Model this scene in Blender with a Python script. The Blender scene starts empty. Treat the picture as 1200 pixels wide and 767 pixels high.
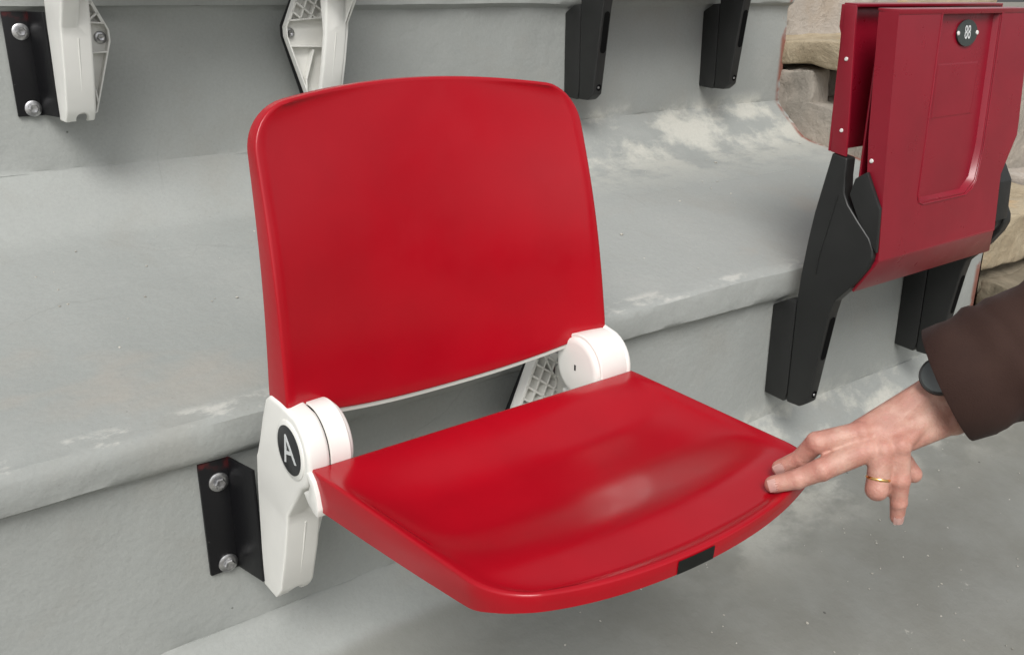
import bpy, bmesh, math, random
from mathutils import Vector, Matrix, noise
random.seed(4)
R = math.radians
sc = bpy.context.scene
COL = sc.collection

# ------------------------------------------------------------------ camera, sky, sun, exposure
cam_d = bpy.data.cameras.new('camera')
cam_d.sensor_width = 36.0
cam_d.lens = 36.0 * 1090 / 1200
cam_d.clip_start = 0.05
cam_d.clip_end = 2000
cam = bpy.data.objects.new('camera', cam_d)
COL.objects.link(cam)
cam.location = (0, -1, 0.5055)
cam.rotation_euler = (R(90 - 19.4), 0, R(-37))
sc.camera = cam

SUN_EL, SUN_AZ = 48, 218          # azimuth clockwise from +Y: light from the open field in front, a little from the left
w = bpy.data.worlds.new('World')
sc.world = w
w.use_nodes = True
wn = w.node_tree
wn.nodes.clear()
sky = wn.nodes.new('ShaderNodeTexSky')
sky.sky_type = 'NISHITA'
sky.sun_disc = False
sky.sun_elevation = R(SUN_EL)
sky.sun_rotation = R(SUN_AZ)
sky.air_density = 1.0
sky.dust_density = 3.0
hsv = wn.nodes.new('ShaderNodeHueSaturation')
hsv.inputs['Saturation'].default_value = 0.12      # overcast: almost colourless
bg = wn.nodes.new('ShaderNodeBackground')
bg.inputs['Strength'].default_value = 0.105
wo = wn.nodes.new('ShaderNodeOutputWorld')
wn.links.new(sky.outputs[0], hsv.inputs['Color'])
wn.links.new(hsv.outputs[0], bg.inputs['Color'])
wn.links.new(bg.outputs[0], wo.inputs['Surface'])
sd = bpy.data.lights.new('sun', 'SUN')
sd.energy = 1.45
sd.angle = R(28)
sd.color = (1.0, 0.975, 0.94)
sun = bpy.data.objects.new('sun', sd)
COL.objects.link(sun)
_az, _el = R(SUN_AZ), R(SUN_EL)
_dir = Vector((math.sin(_az) * math.cos(_el), math.cos(_az) * math.cos(_el), math.sin(_el)))
sun.rotation_euler = _dir.to_track_quat('Z', 'Y').to_euler()
sun.location = (2, -4, 5)
sc.view_settings.view_transform = 'Standard'
sc.view_settings.look = 'None'
sc.view_settings.exposure = 0.57
sc.view_settings.gamma = 1.0

# ------------------------------------------------------------------ materials
def new_mat(name, col=(.5, .5, .5), rough=.5, metal=0.0, spec=.5, coat=0.0):
    m = bpy.data.materials.new(name)
    m.use_nodes = True
    b = m.node_tree.nodes['Principled BSDF']
    b.inputs['Base Color'].default_value = (*col, 1)
    b.inputs['Roughness'].default_value = rough
    b.inputs['Metallic'].default_value = metal
    b.inputs['Specular IOR Level'].default_value = spec
    if coat:
        b.inputs['Coat Weight'].default_value = coat
        b.inputs['Coat Roughness'].default_value = .25
    return m, m.node_tree, b

class G:
    """small node-graph helper"""
    def __init__(s, nt):
        s.nt = nt
        s.tc = nt.nodes.new('ShaderNodeTexCoord')
        s.obj = s.tc.outputs['Object']
    def n(s, t, **kw):
        k = s.nt.nodes.new(t)
        for a, v in kw.items():
            setattr(k, a, v)
        return k
    def put(s, sock, v):
        if isinstance(v, bpy.types.NodeSocket):
            s.nt.links.new(v, sock)
        elif v is not None:
            sock.default_value = v
    def mapped(s, scale=(1, 1, 1), loc=(0, 0, 0), rot=(0, 0, 0)):
        k = s.n('ShaderNodeMapping')
        k.inputs['Scale'].default_value = scale
        k.inputs['Location'].default_value = loc
        k.inputs['Rotation'].default_value = rot
        s.nt.links.new(s.obj, k.inputs['Vector'])
        return k.outputs[0]
    def noise(s, scale, detail=4, rough=.55, vec=None, dist=0.0):
        k = s.n('ShaderNodeTexNoise')
        k.inputs['Scale'].default_value = scale
        k.inputs['Detail'].default_value = detail
        k.inputs['Roughness'].default_value = rough
        k.inputs['Distortion'].default_value = dist
        s.nt.links.new(vec or s.obj, k.inputs['Vector'])
        return k.outputs['Fac']
    def voronoi(s, scale, feature='F1', vec=None):
        k = s.n('ShaderNodeTexVoronoi', feature=feature)
        k.inputs['Scale'].default_value = scale
        s.nt.links.new(vec or s.obj, k.inputs['Vector'])
        return k.outputs['Distance']
    def math(s, op, a, b=None, clamp=False):
        k = s.n('ShaderNodeMath', operation=op)
        k.use_clamp = clamp
        s.put(k.inputs[0], a)
        s.put(k.inputs[1], b)
        return k.outputs[0]
    def step(s, v, lo, hi, a=0.0, b=1.0):
        k = s.n('ShaderNodeMapRange', interpolation_type='SMOOTHSTEP')
        s.put(k.inputs['Value'], v)
        k.inputs['From Min'].default_value = lo
        k.inputs['From Max'].default_value = hi
        k.inputs['To Min'].default_value = a
        k.inputs['To Max'].default_value = b
        return k.outputs[0]
    def mix(s, fac, a, b):
        k = s.n('ShaderNodeMix', data_type='RGBA')
        s.put(k.inputs[0], fac)
        for sock, v in ((k.inputs[6], a), (k.inputs[7], b)):
            if isinstance(v, tuple):
                sock.default_value = (*v, 1)
            else:
                s.put(sock, v)
        return k.outputs[2]
    def bump(s, h, strength, dist, bsdf, prev=None):
        k = s.n('ShaderNodeBump')
        k.inputs['Strength'].default_value = strength
        k.inputs['Distance'].default_value = dist
        s.put(k.inputs['Height'], h)
        if prev:
            s.put(k.inputs['Normal'], prev)
        s.nt.links.new(k.outputs[0], bsdf.inputs['Normal'])
        return k.outputs[0]

def plastic(name, col, rough, var=.06, spec=.5, scuff=0.0, coat=0.0):
    m, nt, b = new_mat(name, col, rough, 0, spec, coat)
    g = G(nt)
    n = g.noise(9, 3)
    c2 = tuple(x * (1 - var * 2) for x in col)
    c1 = tuple(min(1, x * (1 + var)) for x in col)
    c = g.mix(g.step(n, .3, .7), c2, c1)
    if scuff:
        sn = g.noise(1.0, 5, .7, g.mapped((60, 9, 9)))
        sm = g.math('MULTIPLY', g.step(sn, .62, .8), scuff)
        c = g.mix(sm, c, tuple(min(1, x * .75 + .12) for x in col))
    nt.links.new(c, b.inputs['Base Color'])
    nt.links.new(g.step(g.noise(25, 4), .3, .75, rough * .9, rough * 1.18), b.inputs['Roughness'])
    g.bump(g.noise(900, 2), .05, .0006, b)
    return m

def m_concrete():
    m, nt, b = new_mat('painted_concrete', (.36, .37, .345), .55)
    g = G(nt)
    sep = g.n('ShaderNodeSeparateXYZ')
    nt.links.new(g.obj, sep.inputs[0])
    X, Y, Z = sep.outputs
    b.inputs['Specular IOR Level'].default_value = .3
    big = g.noise(1.3, 4, .55)
    mid = g.noise(6, 6, .6, dist=.3)
    fine = g.noise(60, 4, .6)
    c = g.mix(g.step(big, .3, .7), (.276, .290, .276), (.330, .343, .328))
    c = g.mix(g.step(mid, .5, .72, 0, .45), c, (.290, .288, .262))
    c = g.mix(g.step(mid, .5, .25, 0, .35), c, (.365, .37, .35))
    # darker mottled tone on the flat of the lower treads (the period of the terrace is .6 across and .495 up)
    lowtier = g.step(Y, .05, -.06)
    floor_z = g.step(Z, -.285, -.315)
    edge = g.math('ADD', Z, g.math('MULTIPLY', g.math('SUBTRACT', g.noise(5, 3), .5), .03))
    floor_z = g.step(edge, -.292, -.312)
    low_tone = g.math('MULTIPLY', floor_z, lowtier)
    dn = g.step(g.noise(5, 6, .62), .3, .68, .62, .95)
    c = g.mix(g.math('MULTIPLY', low_tone, dn), c, (.178, .177, .155))
    # pale plaster splashes along the fillet on the right-hand half
    per = g.math('SUBTRACT', Z, g.math('MULTIPLY', g.step(Y, .349, .351), .495))
    band = g.math('MULTIPLY', g.step(per, -.375, -.31), g.step(per, -.205, -.25))
    xr = g.math('MULTIPLY', g.step(X, .86, 1.15), g.step(X, 2.6, 1.9))
    sp = g.noise(1.0, 6, .62, g.mapped((6.5, 9, 9), (3.1, .4, 0)), dist=.0)
    pl = g.math('MULTIPLY', g.math('MULTIPLY', band, xr), g.step(sp, .43, .60))
    c = g.mix(g.math('MULTIPLY', pl, .75), c, (.56, .55, .49))
    # small crumbs of plaster on the floor
    cr = g.math('MULTIPLY', g.step(g.noise(16, 6, .75), .66, .73), floor_z)
    c = g.mix(g.math('MULTIPLY', cr, .6), c, (.5, .49, .43))
    # rubbed edge of the nosing, worn to bare brown and pale cement
    nose = g.math('MULTIPLY', g.step(per, .044, .050), g.step(per, .0580, .0545))
    wr = g.noise(1.0, 6, .7, g.mapped((11, 22, 22)))
    c = g.mix(g.math('MULTIPLY', nose, g.step(wr, .50, .62, 0, .6)), c, (.55, .54, .50))
    wr2 = g.noise(2.6, 4, .6, g.mapped((1, 1.6, 1), (4.3, 1.2, 0)))
    wearz = g.math('MULTIPLY', g.step(per, .05, .07), g.step(per, .13, .085))
    c = g.mix(g.math('MULTIPLY', wearz, g.step(wr2, .55, .66, 0, .35)), c, (.36, .315, .265))
    # specks, chips
    vd = g.voronoi(17)
    sel = g.step(g.noise(11, 2), .56, .62)
    c = g.mix(g.math('MULTIPLY', g.step(vd, .05, .03, 0, .85), sel), c, (.06, .06, .055))
    dash = g.voronoi(1.0, vec=g.mapped((5, 16, 16), (.3, .7, .2)))
    c = g.mix(g.math('MULTIPLY', g.step(dash, .06, .035, 0, .7), g.step(g.noise(4, 2), .55, .6)), c, (.13, .12, .11))
    # grain and pores of the cement under the paint
    c = g.mix(g.step(g.noise(190, 5, .75), .35, .7, 0, .16), c, (.20, .20, .19))
    pv = g.voronoi(120)
    c = g.mix(g.math('MULTIPLY', g.step(pv, .2, .08, 0, .16), g.step(g.noise(9, 4), .54, .64)), c, (.12, .12, .11))
    # hairline cracks
    wv_ = g.n('ShaderNodeVectorMath', operation='ADD')
    nz = g.n('ShaderNodeTexNoise')
    nz.inputs['Scale'].default_value = 5
    nz.inputs['Detail'].default_value = 6
    nt.links.new(g.obj, nz.inputs['Vector'])
    sc_ = g.n('ShaderNodeVectorMath', operation='SCALE')
    nt.links.new(nz.outputs['Color'], sc_.inputs[0])
    sc_.inputs['Scale'].default_value = .16
    nt.links.new(g.obj, wv_.inputs[0])
    nt.links.new(sc_.outputs[0], wv_.inputs[1])
    ck = g.voronoi(1.9, 'DISTANCE_TO_EDGE', wv_.outputs[0])
    c = g.mix(g.math('MULTIPLY', g.step(ck, .0038, .0012, 0, .10), g.step(g.noise(2.3, 3), .53, .60)), c, (.10, .10, .09))
    # broken brown edge where the concrete ends at the stone stair
    red = g.math('MULTIPLY', g.step(X, 2.075, 2.09), g.step(g.noise(14, 4), .42, .55))
    c = g.mix(red, c, (.23, .10, .075))
    nt.links.new(c, b.inputs['Base Color'])
    nt.links.new(g.step(mid,   .3, .7, .68, .85), b.inputs['Roughness'])
    h = g.math('ADD', g.math('MULTIPLY', g.noise(14, 4, .6), .5), g.math('ADD', g.math('MULTIPLY', fine, .4), g.math('MULTIPLY', pl, .5)))
    g.bump(h, .5, .006, b)
    return m

def m_steel():
    m, nt, b = new_mat('black_steel', (.006, .006, .0065), .4, 0, .3)
    g = G(nt)
    n = g.noise(70, 5, .7)
    c = g.mix(g.step(n, .66, .74, 0, .6), (.006, .006, .007), (.16, .155, .14))
    sep = g.n('ShaderNodeSeparateXYZ')
    nt.links.new(g.obj, sep.inputs[0])
    r = g.math('MULTIPLY', g.math('MULTIPLY', g.step(sep.outputs[2], -.022, -.010), g.step(sep.outputs[1], -.012, -.006)), g.step(g.noise(40, 4), .45, .6))
    c = g.mix(g.math('MULTIPLY', r, .35), c, (.20, .018, .018))
    nt.links.new(c, b.inputs['Base Color'])
    g.bump(g.noise(260, 3), .15, .001, b)
    return m

def m_zinc():
    m, nt, b = new_mat('zinc_steel', (.5, .5, .5), .38, 1.0)
    g = G(nt)
    nt.links.new(g.mix(g.step(g.noise(120, 4), .35, .65), (.33, .33, .34), (.6, .6, .6)), b.inputs['Base Color'])
    return m

def m_skin():
    m, nt, b = new_mat('skin', (.45, .24, .18), .5, 0, .4)
    g = G(nt)
    n = g.noise(45, 4, .6)
    n2 = g.noise(130, 4, .6)
    c = g.mix(g.step(n, .35, .68), (.39, .195, .148), (.50, .30, .235))
    c = g.mix(g.step(n2, .5, .75, 0, .35), c, (.46, .18, .15))
    at = g.n('ShaderNodeAttribute', attribute_name='knuckle')
    kn = at.outputs['Fac']
    c = g.mix(g.math('MULTIPLY', kn, .6), c, (.52, .20, .16))
    nt.links.new(c, b.inputs['Base Color'])
    b.inputs['Subsurface Weight'].default_value = .12
    b.inputs['Subsurface Radius'].default_value = (.008, .003, .0015)
    b.inputs['Subsurface Scale'].default_value = .5
    wv = g.voronoi(420, 'DISTANCE_TO_EDGE')
    wr = g.noise(1.0, 3, .6, g.mapped((160, 160, 420)))
    h = g.math('ADD', g.math('MULTIPLY', wv, .6), g.noise(160, 4))
    h = g.math('ADD', h, g.math('MULTIPLY', g.math('MULTIPLY', wr, kn), 1.6))
    g.bump(h, .45, .0014, b)
    return m

def m_cloth():
    m, nt, b = new_mat('brown_cloth', (.035, .02, .018), .85, 0, .25)
    g = G(nt)
    n = g.noise(9, 4)
    nt.links.new(g.mix(g.step(n, .3, .7), (.026, .0115, .0085), (.037, .0175, .0125)), b.inputs['Base Color'])
    b.inputs['Sheen Weight'].default_value = .03
    g.bump(g.math('ADD', g.noise(700, 2), g.math('MULTIPLY', g.noise(24, 3), 3)), .3, .0015, b)
    return m

def m_stone(name, a, bcol, ccol):
    m, nt, b = new_mat(name, a, .85, 0, .3)
    g = G(nt)
    n = g.noise(7, 7, .65, dist=.4)
    n2 = g.noise(26, 6, .7)
    c = g.mix(g.step(n, .38, .62), a, bcol)
    c = g.mix(g.step(g.noise(3.2, 5, .6), .5, .64, 0, .85), c, ccol)
    c = g.mix(g.step(n2, .58, .72, 0, .6), c, tuple(x * .45 for x in a))
    nt.links.new(c, b.inputs['Base Color'])
    g.bump(g.math('ADD', n, g.math('MULTIPLY', n2, .4)), .7, .02, b)
    return m

def m_ground():
    m, nt, b = new_mat('gravel_ground', (.2, .19, .16), .9)
    g = G(nt)
    nt.links.new(g.mix(g.step(g.noise(.6, 6), .35, .65), (.17, .16, .135), (.25, .235, .20)), b.inputs['Base Color'])
    return m

M = dict(
    concrete=m_concrete(), steel=m_steel(), zinc=m_zinc(), skin=m_skin(), cloth=m_cloth(), ground=m_ground(),
    red=plastic('red_plastic', (.355, .002, .0095), .23, .03, .42),
    darkred=plastic('dark_red_plastic', (.235, .0055, .018), .30, .05, .5),
    white=plastic('white_plastic', (.78, .775, .735), .42, .025),
    black=plastic('black_plastic', (.013, .0135, .013), .5, .1),
    tape=plastic('black_tape', (.018, .02, .018), .6, .2),
    label=plastic('black_label', (.02, .021, .023), .4, .05),
    labelgrey=plastic('grey_label', (.035, .045, .042), .4, .05),
    paint=plastic('label_lettering', (.62, .64, .64), .5, .02),
    nail=plastic('fingernail', (.80, .53, .47), .32, .04),
    crumb=m_stone('plaster_crumb', (.42, .40, .35), (.55, .53, .48), (.2, .19, .16)),
    rivet=plastic('rivet_metal', (.7, .68, .66), .3, .03),
    gold=new_mat('gold', (.85, .52, .2), .22, 1.0)[0],
    dial=plastic('watch_dial', (.065, .075, .072), .2, .05),
    hole_shade=plastic('recess_shade', (.003, .003, .003), .9, .05, .1),  # near-black standing in for the shade inside slots, holes and gaps
    tan=m_stone('tan_stone', (.32, .26, .175), (.40, .335, .235), (.50, .33, .17)),
    grey=m_stone('grey_stone', (.27, .245, .21), (.34, .30, .255), (.39, .345, .29)),
    pink=m_stone('pinkish_stone', (.36, .325, .285), (.43, .385, .34), (.36, .30, .24)),
    brown=m_stone('brown_stone', (.16, .135, .095), (.26, .22, .16), (.10, .085, .06)),
)

# ------------------------------------------------------------------ mesh helpers
def link(name, me, mat, parent=None, origin=(0, 0, 0), smooth=True, angle=40):
    """mesh given in scene coordinates -> object whose own origin is `origin` (scene coordinates), under parent"""
    o = Vector(origin)
    me.transform(Matrix.Translation(-o))
    if mat:
        me.materials.append(mat)
    if smooth:
        me.shade_smooth()
        me.set_sharp_from_angle(angle=R(angle))
    ob = bpy.data.objects.new(name, me)
    COL.objects.link(ob)
    if parent:
        ob.parent = parent
        ob.location = o - world_loc(parent)
    else:
        ob.location = o
    return ob

def world_loc(ob):
    p = Vector(ob.location)
    return p + world_loc(ob.parent) if ob.parent else p

def obj(name, bm, mat, parent=None, origin=None, smooth=True, angle=40):
    bmesh.ops.recalc_face_normals(bm, faces=bm.faces)
    me = bpy.data.meshes.new(name)
    bm.to_mesh(me)
    bm.free()
    if origin is None:
        origin = world_loc(parent) if parent else (0, 0, 0)
    return link(name, me, mat, parent, origin, smooth, angle)

def thing(name, label, cat, loc, group=None):
    e = bpy.data.objects.new(name, None)
    e.empty_display_size = .05
    COL.objects.link(e)
    e.location = loc
    e['label'] = label
    e['category'] = cat
    if group:
        e['group'] = group
    return e

def prism(bm, poly, axis, a, b, bev=0.0, seg=2):
    """extrude a polygon along an axis from a to b; poly gives the other two coordinates in order"""
    def mk(p, t):
        if axis == 'x': return (t, p[0], p[1])
        if axis == 'y': return (p[0], t, p[1])
        return (p[0], p[1], t)
    v0 = [bm.verts.new(mk(p, a)) for p in poly]
    v1 = [bm.verts.new(mk(p, b)) for p in poly]
    fs = [bm.faces.new(v0), bm.faces.new(v1[::-1])]
    n = len(poly)
    for i in range(n):
        fs.append(bm.faces.new((v0[i], v1[i], v1[(i + 1) % n], v0[(i + 1) % n])))
    bmesh.ops.recalc_face_normals(bm, faces=fs)
    if bev:
        es = set()
        for f in fs:
            for e in f.edges:
                if e.is_valid and len(e.link_faces) == 2 and e.calc_face_angle(0) > R(25):
                    es.add(e)
        bmesh.ops.bevel(bm, geom=list(es), offset=bev, segments=seg, profile=.6, affect='EDGES', clamp_overlap=True)

def box(bm, x0, x1, y0, y1, z0, z1, bev=0.0, seg=2):
    prism(bm, [(x0, y0), (x1, y0), (x1, y1), (x0, y1)], 'z', z0, z1, bev, seg)

def lathe(bm, prof, center, axis, n=48, phase=0.0):
    """prof: list of (t along axis, radius)"""
    c = Vector(center)
    ax = {'x': Vector((1, 0, 0)), 'y': Vector((0, 1, 0)), 'z': Vector((0, 0, 1))}[axis] if isinstance(axis, str) else Vector(axis).normalized()
    u = ax.orthogonal().normalized()
    if isinstance(axis, str):
        u = {'x': Vector((0, 1, 0)), 'y': Vector((1, 0, 0)), 'z': Vector((1, 0, 0))}[axis]
    v = ax.cross(u)
    rings = []
    for t, r in prof:
        if r < 1e-6:
            rings.append([bm.verts.new(c + ax * t)])
        else:
            rings.append([bm.verts.new(c + ax * t + (u * math.cos(2 * math.pi * k / n + phase) + v * math.sin(2 * math.pi * k / n + phase)) * r) for k in range(n)])
    for a, b in zip(rings, rings[1:]):
        for k in range(n):
            k2 = (k + 1) % n
            if len(a) == 1 and len(b) == 1: continue
            if len(a) == 1: bm.faces.new((a[0], b[k], b[k2]))
            elif len(b) == 1: bm.faces.new((a[k], b[0], a[k2]))
            else: bm.faces.new((a[k], b[k], b[k2], a[k2]))
    for rr, flip in ((rings[0], 1), (rings[-1], 0)):
        if len(rr) > 2:
            bm.faces.new(rr if flip else rr[::-1])

def tube(bm, pts, rad, n=8, cap=True, flat=1.0):
    pts = [Vector(p) for p in pts]
    rads = rad if isinstance(rad, (list, tuple)) else [rad] * len(pts)
    rings = []
    prev = None
    for i, p in enumerate(pts):
        d = (pts[min(i + 1, len(pts) - 1)] - pts[max(i - 1, 0)]).normalized()
        u = prev - d * prev.dot(d) if prev else d.orthogonal()
        u.normalize()
        prev = u
        v = d.cross(u)
        rings.append([bm.verts.new(p + (u * math.cos(2 * math.pi * k / n) + v * math.sin(2 * math.pi * k / n) * flat) * rads[i]) for k in range(n)])
    for a, b in zip(rings, rings[1:]):
        for k in range(n):
            bm.faces.new((a[k], a[(k + 1) % n], b[(k + 1) % n], b[k]))
    if cap:
        bm.faces.new(rings[0][::-1])
        bm.faces.new(rings[-1])

def slab_shell(bm, P, nu, nv, back, ring_steps):
    """closed moulded panel: P(u,v) front surface; back = unit vector to the rear;
    ring_steps(u,v) -> list of (outward, rearward) offsets for successive border rings"""
    us = [-1 + 2 * i / nu for i in range(nu + 1)]
    vs = [(j / nv) for j in range(nv + 1)]
    front = [[bm.verts.new(P(u, v)) for u in us] for v in vs]
    for j in range(nv):
        for i in range(nu):
            bm.faces.new((front[j][i], front[j][i + 1], front[j + 1][i + 1], front[j + 1][i]))
    idx = [(0, i) for i in range(nu)] + [(j, nu) for j in range(nv)] + [(nv, i) for i in range(nu, 0, -1)] + [(j, 0) for j in range(nv, 0, -1)]
    ring = [front[j][i] for j, i in idx]
    cos = [r.co.copy() for r in ring]
    n = len(ring)
    outs = []
    for k in range(n):
        t = cos[(k + 1) % n] - cos[k - 1]
        o = t.cross(back)
        o -= back * o.dot(back)
        outs.append(o.normalized())
    cen = sum(cos, Vector()) / n
    if sum((cos[k] - cen).dot(outs[k]) for k in range(n)) < 0:
        outs = [-o for o in outs]
    prev = ring
    steps = [ring_steps(us[idx[k][1]], vs[idx[k][0]], outs[k]) for k in range(n)]
    for s in range(len(steps[0])):
        cur = [bm.verts.new(cos[k] + outs[k] * steps[k][s][0] + back * steps[k][s][1]) for k in range(n)]
        for k in range(n):
            bm.faces.new((prev[k], prev[(k + 1) % n], cur[(k + 1) % n], cur[k]))
        prev = cur
    last = {ij: prev[k] for k, ij in enumerate(idx)}
    thick = steps[0][-1][1]
    bk = [[last[(j, i)] if (j, i) in last else bm.verts.new(front[j][i].co + back * thick) for i in range(nu + 1)] for j in range(nv + 1)]
    for j in range(nv):
        for i in range(nu):
            bm.faces.new((bk[j][i], bk[j + 1][i], bk[j + 1][i + 1], bk[j][i + 1]))

def text_mesh(txt, size, depth):
    cu = bpy.data.curves.new('lettering', 'FONT')
    cu.body = txt
    cu.size = size
    cu.extrude = depth
    cu.align_x = 'CENTER'
    cu.align_y = 'CENTER'
    to = bpy.data.objects.new('lettering', cu)
    COL.objects.link(to)
    dg = bpy.context.evaluated_depsgraph_get()
    me = bpy.data.meshes.new_from_object(to.evaluated_get(dg))
    bpy.data.objects.remove(to)
    bpy.data.curves.remove(cu)
    me.materials.clear()
    return me

def copy_thing(root, offset, label):
    r = root.copy()
    COL.objects.link(r)
    r.location = root.location + Vector(offset)
    r['label'] = label
    pairs = []
    def rec(src, dst):
        for ch in list(src.children):
            c = ch.copy()
            COL.objects.link(c)
            c.parent = dst
            rec(ch, c)
    rec(root, r)
    return r

def lerp(a, b, t): return a + (b - a) * t
def sm(t):
    t = max(0., min(1., t))
    return t * t * (3 - 2 * t)

# ------------------------------------------------------------------ the terrace (one profile repeated every .6 m back and .495 m up)
DY, DZ = .6, .495
def wob(x, k, s, a): return noise.noise(Vector((x * s, k * 7.3, 1.7))) * a
prof = [(0, -.2420), (0, -.235), (0, -.2), (0, -.15), (0, -.1), (0, -.05), (0, -.016), (-.003, -.006), (-.010, -.002), (-.015, .003), (-.017, .010), (-.0175, .022), (-.0174, .037),
        (-.0152, .0465), (-.0080, .0508), (.001, .0530), (.012, .0555), (.03, .060), (.07, .069), (.13, .082), (.2, .098), (.27, .113), (.34, .128), (.41, .143),
        (.46, .154), (.49, .161), (.507, .167), (.522, .177), (.54, .193), (.56, .212), (.578, .229), (.592, .243), (.5975, .2495), (.5993, .2515)]
def build_terrace():
    bm = bmesh.new()
    rows, keys = [], []
    nx = 520
    xs = [-3.2 + (2.10 + 3.2) * i / nx for i in range(nx + 1)]
    for tier in range(-3, 3):
        for k, (py, pz) in enumerate(prof):
            row = []
            nosey = 1.0 if 6 <= k <= 16 else .5
            for i, x in enumerate(xs):
                dy = wob(x, tier * 3 + k * .07, 2.2, .004) * nosey + wob(x, tier * 5 + k * .21, 14, .0026) * 1 + wob(x, tier * 7 + k * .4, 45, .0014) * (nosey if k < 18 else .4)
                dz = wob(x, tier * 9 + k * .1 + 30, 3.1, .004) + wob(x, tier + k * .25 + 60, 11, .0016)
                row.append(bm.verts.new((x, py + tier * DY + dy * .8, pz + tier * DZ + dz * (1 if k > 6 else .3))))
            rows.append(row)
            keys.append((py, tier * DY + .002))
    for a, b in zip(rows, rows[1:]):
        for i in range(nx):
            bm.faces.new((a[i], a[i + 1], b[i + 1], b[i]))
    # right and left ends and the back, so that the terrace is a solid body
    zb = -2.6
    for i in (0, nx):
        # (under the overhanging lip the end face only reaches back to the riser)
        vb = [bm.verts.new((r[i].co.x, r[i].co.y, zb) if pk[0] >= -.0001 else (r[i].co.x, pk[1], r[i].co.z)) for r, pk in zip(rows, keys)]
        for k in range(len(rows) - 1):
            bm.faces.new((rows[k][i], rows[k + 1][i], vb[k + 1], vb[k]))
    o = obj('terrace', bm, M['concrete'], smooth=True, angle=33)
    o['kind'] = 'structure'
    return o
build_terrace()

bm = bmesh.new()
for a in (0,):
    vs = [bm.verts.new(p) for p in ((-900, -900, -1.75), (900, -900, -1.75), (900, 900, -1.75), (-900, 900, -1.75))]
    bm.faces.new(vs)
o = obj('ground', bm, M['ground'], smooth=False)
o['kind'] = 'structure'

# grit and plaster crumbs lying on the steps
def surf_z(y):
    t = math.floor((y + .0) / DY)
    yy = y - t * DY
    pts = [p for p in prof if p[0] > -.005 and p[1] > .05]
    for a, b in zip(pts, pts[1:]):
        if a[0] <= yy <= b[0]:
            return lerp(a[1], b[1], (yy - a[0]) / max(1e-6, b[0] - a[0])) + t * DZ
    return .055 + t * DZ
bm = bmesh.new()
rg = random.Random(11)
for k in range(260):
    x = rg.uniform(.2, 2.05)
    y = rg.choice([rg.uniform(-.55, -.12), rg.uniform(-.55, -.12), rg.uniform(.04, .49)])
    r_ = rg.uniform(.0006, .0017) * (1.7 if rg.random() < .08 else 1)
    m_ = Matrix.Translation((x, y, surf_z(y) + r_ * .3)) @ Matrix.Rotation(rg.uniform(0, 6), 4, 'Z') @ Matrix.Diagonal((r_ * rg.uniform(1, 1.9), r_ * rg.uniform(.8, 1.3), r_ * .8, 1))
    g0 = bmesh.ops.create_icosphere(bm, subdivisions=1, radius=1, matrix=m_)
    for v in g0['verts']:
        v.co += noise.noise_vector(v.co * 900) * r_ * .35
o = obj('grit', bm, M['crumb'], smooth=False)
o['kind'] = 'stuff'

# ------------------------------------------------------------------ old stone stair at the right end of the terrace
def rough_block(x0, x1, y0, y1, z0, z1, seed, amp=.012, n=9, bev=.005, skew=0.0):
    bm = bmesh.new()
    box(bm, x0, x1, y0, y1, z0, z1)
    bmesh.ops.bevel(bm, geom=list(bm.edges), offset=bev, segments=2, affect='EDGES', profile=.5)
    bmesh.ops.subdivide_edges(bm, edges=[e for e in bm.edges if e.calc_length() > .05], cuts=n, use_grid_fill=True)
    for v in bm.verts:
        q = v.co * 6 + Vector((seed * 3.1, seed, 0))
        d = noise.noise_vector(q) * amp * .9 + noise.noise_vector(q * 3.3) * amp * .7 + noise.noise_vector(q * 9) * amp * .45
        v.co += d
        v.co.z += (v.co.y - y0) * skew
    bmesh.ops.triangulate(bm, faces=[f for f in bm.faces if len(f.verts) > 4])
    return bm

stair = thing('stone_stair', 'rough stair of tan and grey stone blocks beyond the dark red seat', 'stair', (2.6, .2, -.3))
blocks = [
    # x0, x1, y0, y1, z0, z1, material
    (2.098, 2.95, .33, .80, .335, .392, 'tan', .06),
    (2.085, 2.62, .61, .86, .16, .322, 'grey', 0),
    (2.098, 2.95, .26, .56, -.12, .235, 'grey', .08),
    (2.098, 2.17, .50, .615, .15, .333, 'grey', 0),
    (2.45, 2.95, .27, .35, .22, .333, 'grey', .0),  # unseen block added to close the hollow under the slab against light
    (2.70, 3.2, .35, .72, .1, .333, 'brown', 0),  # added behind the hollow, dark brown to put its shade into the colour
    (2.625, 3.3, .73, .9, .05, .30, 'brown', 0),
    (2.07, 2.62, .012, .30, -.095, .03, 'tan', .05),
    (2.63, 3.4, .0, .30, -.095, .04, 'pink', .05),
    (2.097, 2.75, -.19, -.01, -.24, -.105, 'brown', .0),
    (2.76, 3.4, -.19, -.01, -.24, -.10, 'grey', .0),
    (2.097, 2.55, -.42, -.2, -.40, -.235, 'pink', .04),
    (2.56, 3.4, -.42, -.2, -.40, -.24, 'tan', .04),
    (2.11, 2.8, -.62, -.43, -.56, -.39, 'grey', .0),
    (2.11, 3.3, -.95, -.63, -.75, -.54, 'pink', .0),
    (2.0, 2.8, .72, 1.15, .25, .575, 'pink', .0),
    (2.81, 3.6, .82, 1.15, .25, .585, 'tan', .0),
    (2.96, 3.6, .3, .8, .0, .37, 'pink', .0),
    (2.12, 3.5, 1.16, 1.6, .5, .86, 'grey', .0),
    (2.12, 3.5, 1.62, 2.2, .8, 1.2, 'tan', .0),
]
for k, (x0, x1, y0, y1, z0, z1, mt, sk) in enumerate(blocks):
    obj('stone', rough_block(x0, x1, y0, y1, z0, z1, k + 2, skew=sk), M[mt], stair, angle=50)
bm = rough_block(2.13, 3.5, -1.3, 2.3, -2.4, -.86, 77, .03, 8)
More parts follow.
